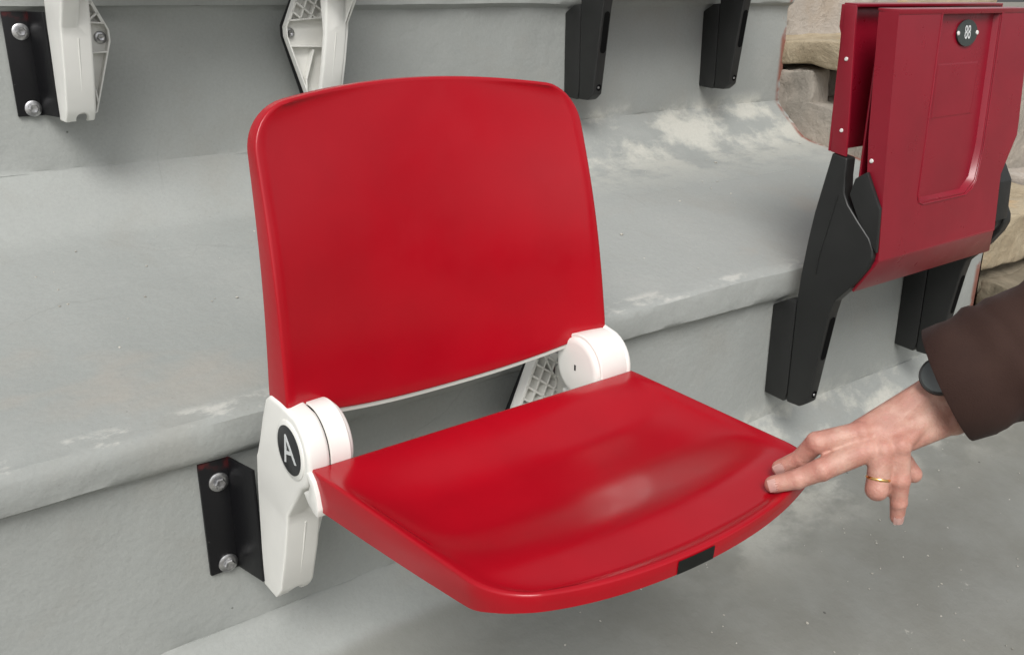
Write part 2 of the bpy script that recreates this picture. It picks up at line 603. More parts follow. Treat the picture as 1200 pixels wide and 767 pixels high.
for v in bm.verts:
    if v.co.z > -1.5:
        v.co.z += (v.co.y + 1.3) * .62 - .1 if v.co.y > -1.3 else 0
obj('rubble_core', bm, M['brown'], stair)

# ------------------------------------------------------------------ red and white tip-up seat
CX = .563
HY, HZ = -.169, .067          # hinge axis

def add_bolt(name, c, parent, axis=(0, -1, 0), r=.0120):
    bm = bmesh.new()
    lathe(bm, [(0, r), (.0016, r), (.0026, r * .86), (.003, r * .62)], c, axis, 28)
    c2 = Vector(c) + Vector(axis) * .0025
    lathe(bm, [(0, r * .60), (.0042, r * .58), (.0056, r * .48), (.0052, r * .26), (.0036, 0)], c2, axis, 6, .3)
    return obj(name, bm, M['zinc'], parent, angle=30)

def white_seat():
    t = thing('stadium_seat', 'bright red tip-up seat with white frame, folded down under the hand', 'seat', (CX, 0, 0), 'red and white tip-up seats')
    # --- supports, the right one is the mirror image of the left one
    for s in (-1, 1):
        def mx(x): return x if s < 0 else 2 * CX - x - .005
        HZ = globals()['HZ'] - (.004 if s > 0 else 0)
        def pr(bm, poly, axis, a, b, bev=0, seg=2):
            if axis == 'x':
                a, b = mx(a), mx(b)
                prism(bm, poly, 'x', min(a, b), max(a, b), bev, seg)
            else:
                prism(bm, [(mx(p[0]), p[1]) for p in poly], axis, a, b, bev, seg)
        # bracket: wall plate, flange, front plate
        bm = bmesh.new()
        pr(bm, [(.2905, -.157), (.328, -.157), (.328, -.006), (.2905, -.006)], 'y', -.0055, -.0005, .0008)
        br = obj('bracket', bm, M['steel'], t)
        bm = bmesh.new()
        pr(bm, [(.3245, -.0058), (.3285, -.0058), (.3395, -.056), (.3355, -.056)], 'z', -.156, -.006, .0008)
        obj('flange', bm, M['steel'], br)
        bm = bmesh.new()
        pr(bm, [(.342, -.15), (.392, -.148), (.4215, -.048), (.4215, -.03), (.388, .036), (.375, .036), (.346, -.02)], 'y', -.0585, -.055, .0006)
        obj('front_plate', bm, M['steel'], br)
        for bz in (-.0345, -.147 + .001):
            add_bolt('bolt', (mx(.3125), -.0055, bz), br)
        # leg: column with the hinge head on top
        head = [(HY - .0445 * math.cos(a), HZ + .0445 * math.sin(a)) for a in [R(d) for d in range(-62, 78, 10)]]
        low = [(-.053, -.161), (-.088, -.161), (-.099, -.150), (-.106, -.141), (-.127, -.085), (-.1405, -.041), (-.1505, .010), (-.136, .0195), (-.118, .03), (-.078, .03), (-.071, .020), (-.0645, -.02), (-.056, -.11)]
        bm = bmesh.new()
        pr(bm, low, 'x', .338, .3455, .002, 3)
        strip = [(-.076, -.1606), (-.088, -.1606), (-.099, -.150), (-.106, -.141), (-.127, -.085), (-.1405, -.041), (-.1505, .010), (-.140, .0195), (-.126, .018), (-.128, -.04), (-.1145, -.085), (-.094, -.139), (-.084, -.148)]
        pr(bm, strip, 'x', .3381, .3795, .004, 3)
        up = [(-.1405, -.03)] + head + [(-.150, .112), (-.125, .112), (-.113, .104), (-.099, .078), (-.084, .045), (-.072, .022), (-.068, -.03)]
        pr(bm, up, 'x', .3377, .3625 if s < 0 else .345, .0048, 3)
        bmesh.ops.recalc_face_normals(bm, faces=bm.faces)
        me0 = bpy.data.meshes.new('tmp'); bm.to_mesh(me0); bm.free()
        o0 = bpy.data.objects.new('tmp', me0); COL.objects.link(o0)
        bm = bmesh.new()                       # notch at the foot of the leg
        lathe(bm, [(0, .0092), (.05, .0092)], (mx(.3612), -.124, -.1560), 'y', 32)
        bmesh.ops.recalc_face_normals(bm, faces=bm.faces)
        me1 = bpy.data.meshes.new('tmp2'); bm.to_mesh(me1); bm.free()
        o1 = bpy.data.objects.new('tmp2', me1); COL.objects.link(o1)
        md = o0.modifiers.new('b', 'BOOLEAN'); md.object = o1; md.operation = 'DIFFERENCE'; md.solver = 'EXACT'; md.use_self = True
        me = bpy.data.meshes.new_from_object(o0.evaluated_get(bpy.context.evaluated_depsgraph_get()))
        for x_ in (o0, o1): bpy.data.objects.remove(x_)
        me.materials.clear()
        leg = link('leg', me, M['white'], t, world_loc(t), True, 38)
        # parting line down the front of the leg
        bm = bmesh.new()
        tube(bm, [(mx(.3605), -.1065, -.137), (mx(.3605), -.1275, -.083), (mx(.3605), -.141, -.041)], .0008, 6)
        obj('seam', bm, M['white'], leg)
        # ribbed wing bolted on the front plate
        bm = bmesh.new()
        zl = .005 if s < 0 else .056
        wing = [(.3457, -.150), (.386, -.150), (.4185, -.048), (.4185, -.032), (.383, .046), (.372, .050), (.3457, .0)]
        pr(bm, wing, 'y', -.0635, -.0590, .0006)
        wg = obj('wing', bm, M['white'], t)
        bm = bmesh.new()
        rim = wing
        def rib(p, q, wd=.0013, d0=-.0632, d1=-.0775):
            p, q = Vector(p), Vector(q)
            nn = Vector((-(q - p).y, (q - p).x)).normalized() * wd
            pr(bm, [tuple(p + nn), tuple(q + nn), tuple(q - nn), tuple(p - nn)], 'y', d1, d0, .0004, 1)
        for a, b in zip(rim[1:], rim[2:]):
            rib(a, b)
        rib((.3457, -.018), (.4150, -.0225)); rib((.3457, -.066), (.4125, -.063)); rib((.3457, -.150), (.386, -.150))
        rib((.372, -.07), (.389, -.118)); rib((.389, -.118), (.390, -.135))
        def clip(p, d):            # the part of a line that lies in the upper field of the wing
            t0, t1 = -9., 9.
            fld = [(.3457, -.018), (.4150, -.0225), (.383, .046), (.372, .050), (.3457, zl)]
            for i in range(len(fld)):
                ax_, az_ = fld[i]; bx_, bz_ = fld[(i + 1) % len(fld)]
                nx_, nz_ = -(bz_ - az_), bx_ - ax_
                den = nx_ * d[0] + nz_ * d[1]
                num = nx_ * (ax_ - p[0]) + nz_ * (az_ - p[1])
                if abs(den) < 1e-9: continue
                if den > 0: t0 = max(t0, num / den)
                else: t1 = min(t1, num / den)
            return (t0, t1) if t1 - t0 > .006 else None
        for dd in ((.80, .60), (.42, -.91)):
            for k in range(-6, 7):
                p_ = (.378 + k * .0165 * -dd[1], .012 + k * .0165 * dd[0])
                c_ = clip(p_, dd)
                if c_:
                    rib((p_[0] + dd[0] * c_[0], p_[1] + dd[1] * c_[0]), (p_[0] + dd[0] * c_[1], p_[1] + dd[1] * c_[1]), .0014)
        obj('ribs', bm, M['white'], wg)
        add_bolt('bolt', (mx(.409), -.0635, -.043), wg, r=.0092)
        # hinge drum carried by the seat, and its inner cap
        bm = bmesh.new()
        R0 = .0435
        if s < 0:
            lathe(bm, [(0, R0 - .0015), (.0010, R0), (.0220, R0), (.0232, R0 - .0012)], (mx(.3636), HY, HZ), (1, 0, 0), 64)
        else:
            lathe(bm, [(0, R0 - .008), (.0015, R0 - .0035), (.005, R0 - .0008), (.009, R0), (.0478, R0), (.0490, R0 - .0012)], (mx(.3385), HY, HZ), (-1, 0, 0), 64)
        dr = obj('hinge_drum', bm, M['white'], t)
        bm = bmesh.new()
        lathe(bm, [(0, R0 - .0045), (.0035, R0 - .005), (.0058, R0 - .0075), (.0068, R0 - .012), (.0072, .006), (.0072, 0)], (mx(.3868), HY, HZ), (-s, 0, 0), 64)
        cp = obj('hinge_cap', bm, M['white'], dr)
        bm = bmesh.new()
        box(bm, min(mx(.3944), mx(.3934)), max(mx(.3944), mx(.3934)), HY - .0012, HY + .0016, HZ - .0035, HZ + .004)
        obj('slot_shade', bm, M['hole_shade'], dr)  # black block, painted as the shade in a slot
        bm = bmesh.new()
        lathe(bm, [(0, R0 - .0022), (.0012, R0 - .0022)], (mx(.3624 if s < 0 else .350), HY, HZ), (-s, 0, 0), 64)
        obj('gap_shade', bm, M['hole_shade'], dr)  # black disc, painted as the shade in the joint
        if s < 0:
            bm = bmesh.new()
            lathe(bm, [(0, .0325), (.0015, .0325), (.0022, .0315)], (.3383, HY - .003, HZ), (-1, 0, 0), 48)
            rg = obj('disc_rim', bm, M['white'], leg)
            bm = bmesh.new()
            lathe(bm, [(0, .0272), (.0010, .0272), (.0013, .0266), (.0013, 0)], (.3363, HY - .003, HZ), (-1, 0, 0), 48)
            lb = obj('row_label', bm, M['label'], leg)
            lb['label'] = 'black disc with the letter A'
            me = text_mesh('A', .046, .0002)
            me.transform(Matrix.Rotation(R(14), 4, 'Z'))
            # text plane (x right, y up) seen from -X: text right -> -Y, text up -> +Z
            me.transform(Matrix(((0, 0, -1, .3347), (-1, 0, 0, HY - .003), (0, 1, 0, HZ), (0, 0, 0, 1))))
            link('lettering', me, M['paint'], leg, world_loc(leg), False)
    # --- backrest: red front panel on a white rear shell
    BW0, BW1, RC, BX = .2205, .2090, .047, CX - .0025
    def Pb(grow, dyb, drop=0.0):
        def P(u, v):
            vv = 1 - (1 - v) ** 1.35            # more rows near the top
            zt = .420 - .012 * u * u
            zb = .107 - .032 * (1 - abs(u) ** 2.2)
            z = lerp(zb, zt, vv)
            hw = lerp(BW0, BW1, vv) + grow
            s_ = (1 - vv) * .30
            if s_ < RC:
                hw -= RC - math.sqrt(max(0, RC * RC - ((RC - s_) * .985) ** 2))
            rec = .034 * (1 - abs(u) ** 2.0) * (0.45 + .55 * (1 - vv * vv * .55))
            y = lerp(-.166, -.106, vv) + rec - .010 * math.sin(math.pi * vv)
            return Vector((BX + u * hw, y + dyb, z + drop * (1 - vv)))
        return P
    bm = bmesh.new()
    def stepsb(u, v, o):
        side = sm(abs(o.x) * 1.15 - .1) if abs(u) > .8 else 0
        if v < .02:
            side = sm((abs(u) - .88) / .12)
        d = lerp(.013 if o.z > 0 else .005, lerp(.046, .015, v ** .8), side)
        return [(.0022, .0003), (.0031, .0010), (.0036, .0022), (.0036, max(.0058, d)), (.0020, max(.0058, d) + .0006), (-.004, .0068)]
    slab_shell(bm, Pb(-.0036, 0), 40, 40, Vector((0, 1, 0)), stepsb)
    back = obj('backrest', bm, M['red'], t, angle=60)
    bm = bmesh.new()
    slab_shell(bm, Pb(-.0032, .0035, -.0085), 40, 40, Vector((0, 1, 0)), lambda u, v, o: [(.0012, .001), (.0012, .006), (-.002, .007)])
    obj('rear_shell', bm, M['white'], back, angle=60)
    for s in (-1, 1):      # white feet of the backrest that slide into the hinge heads
        xa, xb = sorted((CX + s * .185, CX + s * .2165))
        bm = bmesh.new()
        prism(bm, [(-.150, .098), (-.122, .098), (-.120, .122), (-.135, .128), (-.152, .118)], 'x', xa, xb, .003)
        obj('backrest_foot', bm, M['white'], back)
    # --- seat pan, its origin on the hinge axis so that it can tip up
    hinge = (CX, HY, HZ)
    def Ps(grow, dz, yb=0.0):
        def P(u, v):
            vv = 1 - (1 - v) ** 1.5
            y_b = -.2145 + yb
            yf = -.547 + .025 * u * u - grow
            y = lerp(y_b, yf, vv)
            hw = lerp(.2225, .202, vv) + grow
            s_ = (1 - vv) * .29
            rc = .050
            if s_ < rc:
                hw -= rc - math.sqrt(max(0, rc * rc - ((rc - s_) * .92) ** 2))
            rise = .0605 + .007 * vv
            d = min((1 - abs(u)) * hw, (1 - vv) * .30)           # distance from the rim
            lip = sm(d / .012)
            bowl = (1 - abs(u) ** 5) * sm(vv / .3) * sm((.84 - vv) / .36)
            ends = lerp(.25, 1, sm(vv * 3))
            z = rise - .0028 * lip * ends - .022 * bowl - .005 * sm((vv - .80) / .2) * (1 - abs(u) ** 4)
            return Vector((CX - .003 * vv + u * hw, y, z + dz))
        return P
    bm = bmesh.new()
    def stepss(u, v, o):
        fr_ = sm(-o.y * 1.1) if v > .5 else 0
        side = sm(abs(o.x) * 1.2) if v > .02 else sm((abs(u) - .93) / .07)
        d = lerp(lerp(.004, lerp(.043, .028, min(1, v * 1.25)), side), .0175, fr_)
        k = lerp(lerp(.003, -.001, v ** 2), .003, fr_)
        return [(.0024, .0004), (.0035, .0014), (.0040, .0030), (lerp(.004, k, .5), max(.0062, d * .6)), (k, max(.0066, d)), (k - .0025, max(.0066, d) - .0004), (k - .0045, .0075)]
    slab_shell(bm, Ps(-.004, 0), 48, 56, Vector((0, 0, -1)), stepss)
    pan = obj('seat_pan', bm, M['red'], t, hinge, angle=55)
    bm = bmesh.new()
    slab_shell(bm, Ps(-.007, -.0045, .006), 40, 40, Vector((0, 0, -1)), lambda u, v, o: [(.0015, .001), (.0015, .005), (-.002, .006)])
    obj('under_shell', bm, M['white'], pan, angle=60)
    for s in (-1, 1):
        xa, xb = sorted((CX + s * .190, CX + s * .2262))
        bm = bmesh.new()
        arm = [(-.197, .0295), (-.208, .019), (-.220, .014), (-.227, .013), (-.230, .022), (-.227, .040), (-.2225, .0515), (-.2125, .0575), (-.206, .055), (-.2145, .045), (-.2085, .034)]
        prism(bm, arm, 'x', xa, xb, .0018, 2)
        obj('hinge_arm', bm, M['white'], pan)
        xa, xb = sorted((CX + s * .178, CX + s * .198))
        bm = bmesh.new()
        prism(bm, [(-.18, .030), (-.24, .015), (-.245, .036), (-.2205, .046), (-.2105, .051), (-.19, .085)], 'x', xa, xb, .002)
        obj('hinge_arm', bm, M['white'], pan)
    # black tape on the front edge
    bm = bmesh.new()
    fr = Ps(-.004, 0)
    ua, ub, nseg = -.25, .01, 8
    rows = [[], [], []]
    for k in range(nseg + 1):
        p = fr(lerp(ua, ub, k / nseg), 1.0)
        rows[0].append(bm.verts.new((p.x, p.y - .0049, p.z - .0034)))
        rows[1].append(bm.verts.new((p.x, p.y - .0043, p.z - .0105)))
        rows[2].append(bm.verts.new((p.x, p.y - .0037, p.z - .0172)))
    for r0, r1 in zip(rows, rows[1:]):
        for k in range(nseg):
            bm.faces.new((r0[k], r0[k + 1], r1[k + 1], r1[k]))
    bmesh.ops.solidify(bm, geom=list(bm.faces), thickness=.0006)
    obj('tape', bm, M['tape'], pan)
    return t, pan
seat1, pan1 = white_seat()
seat2 = copy_thing(seat1, (-.024, DY, DZ), 'white-framed seat on the step behind, only its two white legs showing')
for ch in seat2.children:
    if ch.name.startswith('seat_pan'):
        ch.rotation_euler = (R(-78), 0, 0)

# ------------------------------------------------------------------ dark red and black tip-up seat
def black_seat():
    t = thing('stadium_seat', 'dark red seat number 88 with black legs, folded up beside the stone stair', 'seat', (1.5745, 0, 0), 'dark red and black tip-up seats')
    T = .0255
    for x0 in (1.347, 1.778):
        x1 = x0 + T
        bm = bmesh.new()
        prism(bm, [(-.0008, -.016), (-.0008, -.189), (-.045, -.1925), (-.050, -.175), (-.050, .002), (-.03, .0005)], 'x', x0 - .0005, x1 + .003, .003)
        mb = obj('mounting_box', bm, M['black'], t)
        poly = [(-.0505, -.1915), (-.078, -.1915), (-.086, -.186), (-.0955, -.178), (-.1185, -.006), (-.124, .02), (-.138, .036), (-.160, .062), (-.178, .090), (-.1845, .108),
                (-.183, .122), (-.174, .140), (-.150, .164), (-.128, .188), (-.119, .205), (-.1165, .235), (-.1165, .262), (-.088, .268), (-.0665, .165), (-.0595, .117), (-.0525, .051), (-.0505, .01)]
        bm = bmesh.new()
        prism(bm, poly, 'x', x0, x1, .0035, 3)
        post = obj('post', bm, M['black'], t, angle=35)
        # raised web line on the outer face
        bm = bmesh.new()
        tube(bm, [(x0 - .0002, -.108, .20), (x0 - .0002, -.085, .09), (x0 - .0002, -.083, .06)], .0012, 6)
        obj('web_line', bm, M['black'], post)
        # slot and screw hole as flat black patches, shade painted on the narrow front face
        bm = bmesh.new()
        p0, p1 = Vector((-.1185, -.006)), Vector((-.0955, -.178))
        d = (p1 - p0).normalized()
        nrm = Vector((d.y, -d.x))
        if nrm.x > 0: nrm = -nrm
        def onf(t_, off): return p0 + d * t_ + nrm * off
        ring = []
        xc = (x0 + x1) / 2 + .001
        for k in range(24):
            a = 2 * math.pi * k / 24
            sx, st = math.cos(a) * .0078, math.sin(a) * .0078 + (.034 if math.sin(a) > 0 else -.034)
            q = onf(.048 + st, .0006)
            ring.append(bm.verts.new((xc + sx, q.x, q.y)))
        bm.faces.new(ring)
        obj('slot_shade', bm, M['hole_shade'], post, smooth=False)
        bm = bmesh.new()
        q = onf(.160, .0004)
        ax = (0, nrm.x, nrm.y)
        lathe(bm, [(0, .0068), (.0003, .0068), (.0003, 0)], (xc + .001, q.x, q.y), ax, 20)
        obj('screw_hole_shade', bm, M['hole_shade'], post)
        bm = bmesh.new()
        lathe(bm, [(0, .0026), (.0012, .0022), (.0015, 0)], (xc - .001, q.x - .0006, q.y), ax, 12)
        obj('screw', bm, M['zinc'], post)
    # --- backrest tray
    xa, xb = 1.347, 1.8035
    bm = bmesh.new()
    prism(bm, [(xa, .270), (xb, .270), (xb, .496), (xa, .496)], 'y', -.084, -.079, .002)
    back = obj('backrest', bm, M['darkred'], t)
    for x0, x1 in ((xa, xa + .004), (xb - .004, xb)):
        bm = bmesh.new()
        prism(bm, [(-.0845, .2695), (-.1145, .2645), (-.1135, .30), (-.1015, .497), (-.0745, .499), (-.0745, .465), (-.0785, .455)], 'x', x0, x1, .0015)
        sd_ = obj('side_flange', bm, M['darkred'], back)
        sx = -1 if x0 == xa else 1
        for py, pz in ((-.0945, .4165), (-.1005, .3055)):
            bm = bmesh.new()
            lathe(bm, [(0, .0032), (.0014, .0028), (.002, 0)], (x0 if sx < 0 else x1, py, pz), (sx, 0, 0), 14)
            obj('rivet', bm, M['rivet'], sd_)
    bm = bmesh.new()
    prism(bm, [(-.0765, .4965), (-.1030, .4945), (-.1040, .4990), (-.0765, .5010)], 'x', xa + .0045, xb - .0045, .0012)
    obj('top_flange', bm, M['darkred'], back)
    # --- folded seat pan: its underside faces the viewer
    def yz(z): return lerp(-.190, -.165, (z - .104) / (.490 - .104))
    outer = [(1.363, .488), (1.358, .30), (1.357, .205), (1.357, .104), (1.7315, .102), (1.733, .205), (1.7775, .272), (1.779, .30), (1.777, .488)]
    pock = [(1.678, .488), (1.660, .262), (1.645, .203), (1.614, .182), (1.470, .182), (1.458, .192), (1.470, .30), (1.487, .488)]
    pan_c = (1.567, -.13, .06)
    bm = bmesh.new()
    def vtx(p, off): return bm.verts.new((p[0], yz(p[1]) + off, p[1]))
    of = [vtx(p, 0) for p in outer]
    pf = [vtx(p, 0) for p in pock]
    bm.faces.new(of + pf)              # U-shaped face round the sunken panel (outline runs back along the pocket)
    cx_, cz_ = 1.567, .35
    pin = [(lerp(p[0], cx_, .045), p[1] + (.006 if p[1] < .3 else 0)) for p in pock]
    pb = [vtx(p, .011) for p in pin]
    for k in range(len(pock) - 1):
        bm.faces.new((pf[k], pf[k + 1], pb[k + 1], pb[k]))
    bm.faces.new(pb[::-1])
    ob_ = [bm.verts.new((p[0], yz(p[1]) + (.034 if p[1] > .25 else .03), p[1])) for p in outer]
    for k in range(len(outer) - 1):
        bm.faces.new((of[k], ob_[k], ob_[k + 1], of[k + 1]))
    es = [e for e in bm.edges if len(e.link_faces) == 2 and e.calc_face_angle(0) > R(25)]
    bmesh.ops.bevel(bm, geom=es, offset=.0028, segments=2, profile=.6, affect='EDGES', clamp_overlap=True)
    bmesh.ops.solidify(bm, geom=list(bm.faces), thickness=.0022)
    pan = obj('seat_pan', bm, M['darkred'], t, pan_c, angle=45)
    bm = bmesh.new()
    prism(bm, [(yz(.488) - .001, .4835), (yz(.488) - .002, .4915), (yz(.488) + .036, .4935), (yz(.488) + .036, .4895)], 'x', 1.363, 1.777, .0012)
    obj('front_lip', bm, M['darkred'], pan)
    bm = bmesh.new()       # lower lip that turns in under the hinge
    prism(bm, [(-.1905, .1045), (-.188, .098), (-.1515, .042), (-.1475, .044), (-.186, .108)], 'x', 1.3575, 1.8075 - .0, .0015)
    for v in bm.verts:
        if v.co.x > 1.6 and v.co.y < -.17:
            v.co.x = 1.7315 + (v.co.x - 1.8075)
    obj('rear_lip', bm, M['darkred'], pan)
    bm = bmesh.new()
    prism(bm, [(1.372, .492), (1.77, .492), (1.77, .12), (1.365, .12)], 'y', -.132, -.128, .002)
    obj('seat_top', bm, M['darkred'], pan)
    # raised rectangle in the sunken panel
    bm = bmesh.new()
    rect = [(1.498, .319), (1.625, .319), (1.634, .406), (1.505, .406)]
    v0 = [bm.verts.new((x, yz(z) + .0108, z)) for x, z in rect]
    v1 = [bm.verts.new((lerp(x, 1.567, .04), yz(z) + .0104, lerp(z, .362, .06))) for x, z in rect]
    for k in range(4):
        bm.faces.new((v0[k], v0[(k + 1) % 4], v1[(k + 1) % 4], v1[k]))
    bm.faces.new(v1)
    obj('inner_panel', bm, M['darkred'], pan, smooth=False)
    bm = bmesh.new()
    tube(bm, [(p[0], yz(p[1]) - .0002, p[1]) for p in ((1.487, .486), (1.470, .30), (1.459, .200), (1.463, .187), (1.476, .182), (1.614, .182), (1.632, .190), (1.645, .203), (1.660, .262), (1.678, .486))], .0013, 8)
    obj('panel_rim', bm, M['darkred'], pan)
    # number plate
    nyv = Vector((0, lerp(-.190, -.165, 1) - lerp(-.190, -.165, 0), .386)).normalized()   # up along the panel
    nout = Vector((0, -nyv.z, nyv.y))
    pc = Vector((1.583, yz(.453) + .0098, .453))
    bm = bmesh.new()
    rr = []
    for lay in (0, .0022):
        rr.append([bm.verts.new(pc + Vector((1, 0, 0)) * math.cos(2 * math.pi * k / 40) * .032 + nyv * math.sin(2 * math.pi * k / 40) * .0212 + nout * lay) for k in range(40)])
    for k in range(40):
        bm.faces.new((rr[0][k], rr[0][(k + 1) % 40], rr[1][(k + 1) % 40], rr[1][k]))
    bm.faces.new(rr[1])
    npl = obj('number_plate', bm, M['labelgrey'], pan, angle=30)
    npl['label'] = 'oval grey plate with the number 88'
    me = text_mesh('88', .031, .0002)
    me.transform(Matrix(((.62, 0, 0, 0), (0, 1, 0, 0), (0, 0, 1, 0), (0, 0, 0, 1))))
    me.transform(Matrix(((1, nyv.x, nout.x, pc.x), (0, nyv.y, nout.y, pc.y + nout.y * .0026), (0, nyv.z, nout.z, pc.z + nout.z * .0026), (0, 0, 0, 1))))
    link('lettering', me, M['paint'], pan, world_loc(pan), False)
    for dx in (-.0295, .0305):
        bm = bmesh.new()
        lathe(bm, [(0, .0038), (.0014, .0032), (.002, 0)], pc + Vector((dx, 0, 0)) + nout * .0022, nout, 14)
        obj('rivet', bm, M['rivet'], pan)
    for z_, y_ in ((.262, -.1545),):
        bm = bmesh.new()
        lathe(bm, [(0, .0036), (.0014, .003), (.002, 0)], (1.3575, y_, z_), (-1, 0, 0), 14)
        obj('rivet', bm, M['rivet'], pan)
    # black hinge arms at both lower corners of the pan
    for x0, x1 in ((1.3485, 1.3565), (1.7335, 1.7775)):
        bm = bmesh.new()
        prism(bm, [(-.1845, .19), (-.1545, .245), (-.135, .232), (-.128, .205), (-.150, .165), (-.1885, .118)], 'x', x0, x1, .0015)
        obj('hinge_arm', bm, M['black'], pan)
    for x0, x1 in ((1.3726, 1.395), (1.757, 1.778)):
        bm = bmesh.new()
        lathe(bm, [(0, .026), (.001, .027), (x1 - x0 - .001, .027), (x1 - x0, .026)], (x0, -.152, .112), 'x', 32)
        obj('hinge_boss', bm, M['black'], t)
    return t
bseat1 = black_seat()
bseat2 = copy_thing(bseat1, (0, DY, DZ), 'black-legged seat on the step behind, only two black posts showing')

# ------------------------------------------------------------------ the hand and arm
def capsule(bm, p, q, r0, r1, n=20):
    p, q = Vector(p), Vector(q)
    for c, r in ((p, r0), (q, r1)):
        bmesh.ops.create_icosphere(bm, subdivisions=3, radius=r, matrix=Matrix.Translation(c))
    d = q - p
    if d.length > 1e-5:
        ax = d.normalized()
        u = ax.orthogonal().normalized(); v = ax.cross(u)
        A = [bm.verts.new(p + (u * math.cos(2 * math.pi * k / n) + v * math.sin(2 * math.pi * k / n)) * r0) for k in range(n)]
        B = [bm.verts.new(q + (u * math.cos(2 * math.pi * k / n) + v * math.sin(2 * math.pi * k / n)) * r1) for k in range(n)]
        for k in range(n):
            bm.faces.new((A[k], A[(k + 1) % n], B[(k + 1) % n], B[k]))
        bm.faces.new(A[::-1]); bm.faces.new(B)

def hull(bm, spheres):
    tmp = bmesh.new()
    for c, r in spheres:
        bmesh.ops.create_icosphere(tmp, subdivisions=2, radius=r, matrix=Matrix.Translation(Vector(c)))
    bmesh.ops.convex_hull(tmp, input=tmp.verts)
    tmp.verts.ensure_lookup_table()
    bmesh.ops.delete(tmp, geom=[v for v in tmp.verts if not v.link_faces], context='VERTS')
    vm = {v: bm.verts.new(v.co) for v in tmp.verts}
    for f in tmp.faces:
        bm.faces.new([vm[v] for v in f.verts])
    tmp.free()

def remeshed(bm, voxel, smooth_it):
    me = bpy.data.meshes.new('tmp')
    bm.to_mesh(me); bm.free()
    ob = bpy.data.objects.new('tmp', me)
    COL.objects.link(ob)
    m1 = ob.modifiers.new('r', 'REMESH'); m1.mode = 'VOXEL'; m1.voxel_size = voxel
    m2 = ob.modifiers.new('s', 'SMOOTH'); m2.factor = .5; m2.iterations = smooth_it
    dg = bpy.context.evaluated_depsgraph_get()
    out = bpy.data.meshes.new_from_object(ob.evaluated_get(dg))
    bpy.data.objects.remove(ob); bpy.data.meshes.remove(me)
    return out

TOCAM = Vector((-.5676, -.7533, .3322))       # roughly the direction of the back of the hand
wrist = Vector((.8158, -.6001, .1422))
fore = Vector((.8713, -.6395, .1928))
mcp = [Vector(p) for p in ((.7444, -.5608, .1183), (.7404, -.5724, .1062), (.7493, -.5825, .1076), (.7612, -.5920, .1123))]
F = dict(
    index=([(.7444, -.5608, .1183), (.712, -.5367, .1085), (.7084, -.5236, .087), (.6985, -.5087, .0737)], [.0105, .0098, .0085, .0078]),
    middle=([(.7404, -.5724, .1062), (.7021, -.5512, .0888), (.6878, -.5363, .0771), (.6733, -.5208, .0695)], [.0110, .0102, .0090, .0080]),
    ring=([(.7493, -.5825, .1076), (.7383, -.5885, .0724), (.7646, -.578, .0597), (.7818, -.5778, .0745)], [.0108, .0098, .0085, .0075]),
    pinky=([(.7612, -.592, .1123), (.758, -.5996, .0807), (.7595, -.6005, .057), (.7613, -.6003, .0396)], [.0096, .0086, .0075, .0063]),
    thumb=([(.8077, -.5766, .1215), (.795, -.5622, .0873), (.8042, -.5751, .0737), (.8084, -.585, .0643)], [.0130, .0108, .0098, .0085]),
)
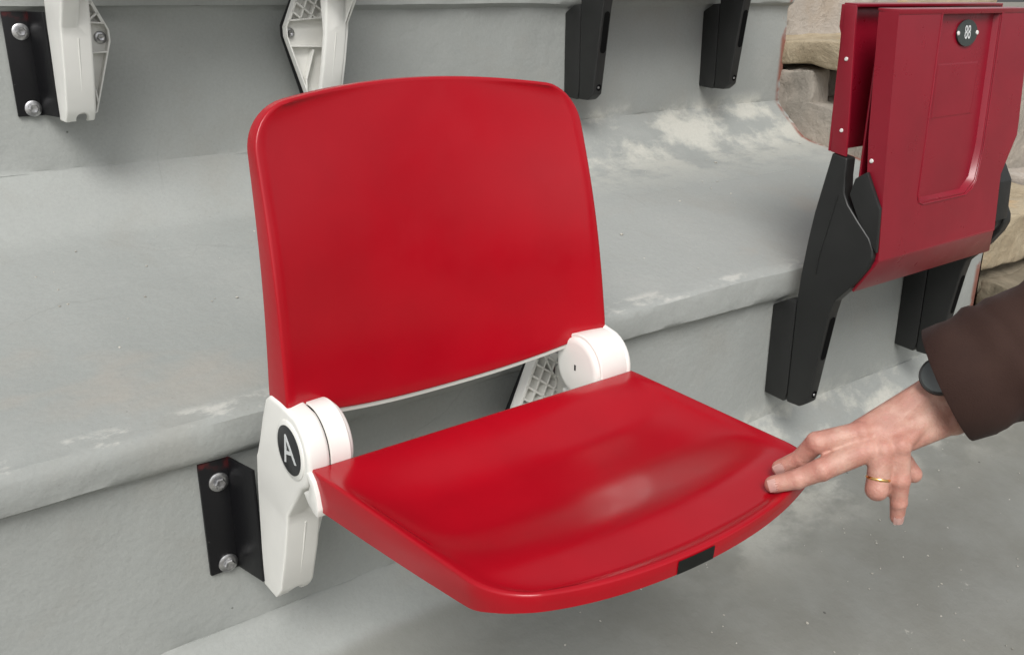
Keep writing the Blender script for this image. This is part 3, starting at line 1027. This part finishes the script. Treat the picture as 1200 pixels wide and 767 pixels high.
def build_person():
    t = thing('person', 'hand and brown-sleeved arm of a person pressing the red seat down', 'person', (1.05, -.75, -.9))
    bm = bmesh.new()
    for nme, (pts, rad) in F.items():
        for i in range(len(pts) - 1):
            capsule(bm, pts[i], pts[i + 1], rad[i] * 1.06, rad[i + 1] * 1.06)
        # knuckles a little thicker than the shafts between them
        for i in range(1, len(pts) - 1):
            bmesh.ops.create_icosphere(bm, subdivisions=3, radius=rad[i] * 1.13, matrix=Matrix.Translation(Vector(pts[i]) + TOCAM * .0008))
    # palm: between the knuckles and the wrist, thinner towards the edges
    inw = -TOCAM * .008
    ax = (fore - wrist).normalized()
    across = ax.cross(TOCAM).normalized()
    w1, w2 = wrist + across * .017 + ax * .004, wrist - across * .017 + ax * .004
    if (w1 - mcp[0]).length > (w2 - mcp[0]).length: w1, w2 = w2, w1
    hull(bm, [(mcp[0] + inw * .7, .0115), (mcp[1] + inw * .7, .0120), (w1 + inw * .2, .0150), (wrist + inw * .2, .0165)])
    hull(bm, [(mcp[1] + inw * .7, .0120), (mcp[2] + inw * .7, .0118), (wrist + inw * .2, .0165)])
    hull(bm, [(mcp[2] + inw * .7, .0118), (mcp[3] + inw * .7, .0108), (wrist + inw * .2, .0165), (w2 + inw * .2, .0145)])
    for k in range(4):     # tendons fanning from the wrist to the knuckles
        a = wrist.lerp(mcp[k], .25) + TOCAM * .0042
        capsule(bm, a, mcp[k] + TOCAM * .0028, .0060, .0078)
        bmesh.ops.create_icosphere(bm, subdivisions=3, radius=.0108, matrix=Matrix.Translation(mcp[k] + TOCAM * .0020))
    # forearm: an oval wrist that thickens into the sleeve
    for off in (-.5, 0, .5):
        capsule(bm, wrist + across * .029 * off, fore + across * .034 * off, .0175, .0205)
    capsule(bm, fore, fore + ax * .09, .030, .034)
    # ball of the thumb
    hull(bm, [(Vector(F['thumb'][0][0]), .013), (w1 + inw, .013), (mcp[0].lerp(wrist, .5) - TOCAM * .018, .010)])
    me = remeshed(bm, .0016, 7)
    kat = me.attributes.new('knuckle', 'FLOAT', 'POINT')
    spots = [(Vector(F[f_][0][i]), .011) for f_ in F for i in (1, 2, 3)] + [(m_, .012) for m_ in mcp]
    kat.data.foreach_set('value', [max(math.exp(-((v.co - c_).length / r_) ** 2 * .9) for c_, r_ in spots) for v in me.vertices])
    body = link('body', me, M['skin'], t, world_loc(t), True, 180)
    # nails
    for nme, side in (('index', .9), ('middle', .9), ('pinky', .7)):
        pts, rad = F[nme]
        a, b = Vector(pts[2]), Vector(pts[3])
        d = (b - a).normalized()
        up = (TOCAM - d * TOCAM.dot(d)).normalized()
        sidev = d.cross(up)
        r = rad[3] * 1.06
        bm = bmesh.new()
        rows = []
        for i in range(7):
            fx = i / 6 
            row = []
            for j in range(7):
                fy = j / 6 * 2 - 1
                ang = fy * .85
                wdt = 1 - .25 * max(0, fx - .6) - (.2 * (1 - fx * 3) if fx < .33 else 0)
                p = b + d * (lerp(-.0072, .0046, fx)) + (up * math.cos(ang * wdt) + sidev * math.sin(ang * wdt)) * (r * .95 + .0004) - up * (.0030 * max(0, fx - .4) ** 2)
                row.append(bm.verts.new(p))
            rows.append(row)
        for i in range(6):
            for j in range(6):
                bm.faces.new((rows[i][j], rows[i][j + 1], rows[i + 1][j + 1], rows[i + 1][j]))
        bmesh.ops.solidify(bm, geom=list(bm.faces), thickness=.0008)
        obj('fingernail', bm, M['nail'], body, angle=70)
    # --- coat sleeve: cuff, forearm, elbow, upper arm up to the shoulder
    path = [Vector(p) for p in ((.8185, -.6005, .1612), (.8452, -.620, .1785), (.8719, -.6387, .1958), (.9213, -.6844, .2368), (.9707, -.7369, .2924),
                                (1.02, -.79, .345), (1.06, -.84, .40), (1.085, -.90, .47), (1.10, -.97, .55), (1.12, -1.03, .64), (1.14, -1.08, .72))]
    rads = [.0535, .0545, .057, .060, .063, .067, .070, .072, .074, .079, .086]
    bm = bmesh.new()
    rings = []
    n = 48
    # finer stations along the path
    fp, fr = [], []
    for i in range(len(path) - 1):
        m_ = 6
        for k in range(m_):
            tt = k / m_
            p0, p1, p2, p3 = path[max(0, i - 1)], path[i], path[i + 1], path[min(len(path) - 1, i + 2)]
            fp.append(.5 * ((2 * p1) + (p2 - p0) * tt + (2 * p0 - 5 * p1 + 4 * p2 - p3) * tt * tt + (3 * p1 - p0 - 3 * p2 + p3) * tt ** 3))
            fr.append(lerp(rads[i], rads[i + 1], tt))
    fp.append(path[-1]); fr.append(rads[-1])
    ref = across.copy()
    def ring(p, d, r, k, amp):
        u = (ref - d * ref.dot(d)).normalized(); v = d.cross(u)
        out = []
        for j in range(n):
            a = 2 * math.pi * j / n
            q = u * math.cos(a) * 1.06 + v * math.sin(a) * .88
            w_ = noise.noise(Vector((math.cos(a) * 1.3, math.sin(a) * 1.3, k * .35))) * amp + noise.noise(Vector((math.cos(a) * 2.6 + 9, math.sin(a) * 2.6, k * .8))) * amp * .5
            out.append(bm.verts.new(p + q * (r + w_)))
        return out
    d0 = (fp[1] - fp[0]).normalized()
    def cuff(rg, c):
        for v in rg:       # the hem hangs forward over the back of the wrist
            v.co -= d0 * ((v.co - c).dot(TOCAM) * .38)
        return rg
    # inside of the cuff first, then over the rolled hem and up the sleeve
    for off, dr in ((.05, -.006), (.012, -.0045), (.002, -.003), (-.0012, -.0012), (0.0, .0)):
        rings.append(cuff(ring(fp[0] + d0 * off, d0, fr[0] + dr, 0, .0022), fp[0]))
    for i in range(3, len(fp)):
        d = (fp[min(i + 1, len(fp) - 1)] - fp[i - 1]).normalized()
        rings.append(ring(fp[i], d, fr[i] + (.0012 if i == 3 else 0), i, .0022 + min(.004, i * .0003)))
    for a, b in zip(rings, rings[1:]):
        for j in range(n):
            bm.faces.new((a[j], a[(j + 1) % n], b[(j + 1) % n], b[j]))
    bm.faces.new(rings[-1])
    obj('coat_sleeve', bm, M['cloth'], t, angle=60)
    return across, ax
across, ax = build_person()

# wrist watch half under the cuff
def watch():
    c = Vector((.7847, -.6049, .1746)) + Vector((.5676, .7533, -.3322)) * .010 + ax * .009
    nrm = (TOCAM + Vector((-.35, .45, .25))).normalized()
    t = thing('wrist_watch', 'round grey-faced watch with black case on the wrist at the brown cuff', 'watch', c)
    bm = bmesh.new()
    lathe(bm, [(-.006, .0150), (-.004, .0175), (.002, .0180), (.0035, .0172), (.0035, .0158)], c, nrm, 40)
    obj('case', bm, M['tape'], t)
    bm = bmesh.new()
    lathe(bm, [(.002, .0160), (.0040, .0156), (.0044, .0146), (.0046, 0)], c, nrm, 40)
    obj('dial', bm, M['dial'], t)
    bm = bmesh.new()
    wc = wrist + ax * .012
    pts = []
    for k in range(33):
        a = 2 * math.pi * k / 32
        pts.append(wc + across * math.cos(a) * .0335 + ax.cross(across) * math.sin(a) * .0225)
    n_ = len(pts) - 1
    A = [bm.verts.new(p - ax * .009) for p in pts[:n_]]
    B = [bm.verts.new(p + ax * .009) for p in pts[:n_]]
    for k in range(n_):
        bm.faces.new((A[k], A[(k + 1) % n_], B[(k + 1) % n_], B[k]))
    bmesh.ops.solidify(bm, geom=list(bm.faces), thickness=.002)
    obj('strap', bm, M['tape'], t)
watch()

# gold ring on the ring finger
p, q = Vector(F['ring'][0][0]), Vector(F['ring'][0][1])
rc_ = p.lerp(q, .72)
rd = (q - p).normalized()
bm = bmesh.new()
rr_ = .0106
lathe(bm, [(-.0014, rr_ - .0010), (-.0014, rr_), (-.0006, rr_ + .0006), (.0006, rr_ + .0006), (.0014, rr_), (.0014, rr_ - .0010), (-.0014, rr_ - .0010)], rc_, rd, 40)
o = obj('finger_ring', bm, M['gold'], None, rc_)
o['label'] = 'thin gold ring on the bent finger of the hand'
o['category'] = 'ring'
